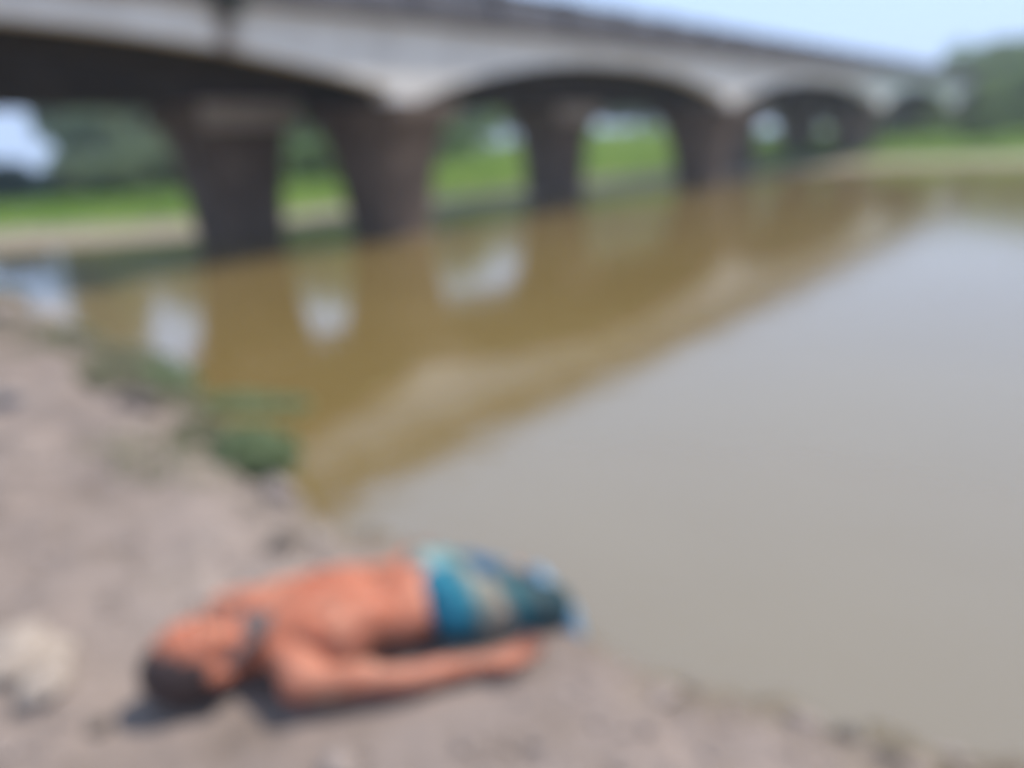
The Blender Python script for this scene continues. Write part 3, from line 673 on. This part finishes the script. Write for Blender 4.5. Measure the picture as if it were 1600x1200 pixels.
def soften(me, weight, iters):
    o = bpy.data.objects.new('tmp', me); COL.objects.link(o); vg = o.vertex_groups.new(name='w')
    for v_ in me.vertices:
        w_ = weight(v_.co)
        if w_ > 0: vg.add([v_.index], min(1, w_), 'REPLACE')
    m = o.modifiers.new('s', 'SMOOTH'); m.iterations = iters; m.factor = .5; m.vertex_group = 'w'
    out = bpy.data.meshes.new_from_object(o.evaluated_get(bpy.context.evaluated_depsgraph_get())); out.name = 'body'
    bpy.data.objects.remove(o); return out
def soft_w(p):
    hand_ = max(0, min(1, (p.x-.50)/.05)) if p.y < -.22 else max(0, min(1, (p.x-.42)/.05)) if p.y > .22 else 0
    t = max(0, min(1, (p.x-.0)/.05))
    return max(.0, t*(1-hand_))
bme = soften(body(), soft_w, 34)
link('body', bme, M['skin'], person)
def shell(bm, p0, p1): pass
bm = bmesh.new()                                                       # hair: cap over the top and back of the skull
ell(bm, (-.178, 0, .088), (.1135, .083, .094), sub=4)
for v_ in list(bm.verts):
    pass
rem = [v_ for v_ in bm.verts if (v_.co.z > .158-.9*max(0, -.215-v_.co.x) * -1 and v_.co.x > -.252) or v_.co.x > -.105]
bmesh.ops.delete(bm, geom=rem, context='VERTS')
for v_ in bm.verts:
    nz_ = noise.noise(v_.co*90)*.0035+noise.noise(v_.co*35)*.003; v_.co += (v_.co-Vector((-.178, 0, .088))).normalized()*nz_
headscale(bm.verts); me = bm_mesh('hair', bm, True); hair = link('hair', me, M['hair'], person)
M['areola'] = two('darker_skin', (.16, .05, .035), (.22, .08, .05), scale=40, bump=.2, bd=.002)
from mathutils.bvhtree import BVHTree
bt = BVHTree.FromPolygons([v_.co for v_ in bme.vertices], [p_.vertices for p_ in bme.polygons])
for s_ in (-1, 1):
    hit, nn_, _, _ = bt.ray_cast(Vector((.195, s_*.105, 1)), Vector((0, 0, -1)))
    b_ = bmesh.new(); bmesh.ops.create_icosphere(b_, subdivisions=2, radius=1, matrix=Matrix.Translation(hit) @ nn_.to_track_quat('Z', 'Y').to_matrix().to_4x4() @ Matrix.Diagonal((.015, .013, .003, 1)))
    link('nipple', bm_mesh('nipple', b_, True), M['areola'], person)
sm = hair.modifiers.new('thickness', 'SOLIDIFY'); sm.thickness = .012; sm.offset = -1
bm = bmesh.new()                                                       # beard along jaw and chin, and moustache
ell(bm, (-.052, 0, .138), (.044, .044, .040)); cap(bm, (-.060, -.040, .125), (-.105, -.069, .105), .024, .013); cap(bm, (-.060, .040, .125), (-.105, .069, .105), .024, .013)
ell(bm, (-.020, 0, .128), (.050, .046, .040))
bmesh.ops.scale(bm, vec=(1.0, 1.02, 1.0), verts=bm.verts)
headscale(bm.verts); link('beard', fuse('beard', bm, .004, 3), M['beard'], person)
bm = bmesh.new(); cap(bm, (-.086, 0, .186), (-.080, -.026, .174), .0065, .004, 10, 4); cap(bm, (-.086, 0, .186), (-.080, .026, .174), .0065, .004, 10, 4)
headscale(bm.verts); link('moustache', fuse('moustache', bm, .003, 2), M['beard'], person)
bm = bmesh.new()                                                       # closed eyes' lashes and eyebrows
for s in (-1, 1):
    cap(bm, (-.152, s*.012, .1885), (-.155, s*.030, .1875), .0042, .0042, 8, 3); cap(bm, (-.155, s*.030, .1875), (-.148, s*.050, .178), .0042, .0024, 8, 3); cap(bm, (-.1275, s*.020, .181), (-.1275, s*.042, .178), .0016, .0016, 6, 2)
headscale(bm.verts); link('eyebrows', bm_mesh('eyebrows', bm, True), M['hair'], person)
bm = bmesh.new()                                                       # shorts
ell(bm, (.54, 0, .094), (.125, .172, .098))
for sgn in (-1, 1):
    hp, kn, an = LEG[sgn]; e = hp.lerp(kn, .97); cap(bm, hp+Vector((-.03, 0, .004)), e, .097, .070); 
me = fuse('shorts', bm, .007, 6)
for v_ in me.vertices:
    p = v_.co; k_ = .007*math.sin(46*p.x+9*p.y+5*noise.noise(p*9))+.010*noise.noise(p*14); v_.co = p+Vector((0, p.y*.1, 1)).normalized()*k_
link('shorts', me, M['cloth'], person)
bm = bmesh.new()                                                       # loose blue cloth gathered round the knees
cap(bm, (.875, .0, .035), (.885, -.08, .02), .034, .030); cap(bm, (.885, -.08, .02), (.865, -.165, .0), .030, .045); cap(bm, (.865, -.17, .0), (.895, -.19, -.17), .05, .05); cap(bm, (.875, .0, .03), (.91, -.02, -.17), .036, .04)
me = fuse('blue_hem', bm, .006, 4)
for v_ in me.vertices: v_.co += Vector((0, 0, .010*noise.noise(v_.co*22)+.006*math.sin(60*v_.co.x)))
link('blue_hem', me, M['blue_cloth'], person)
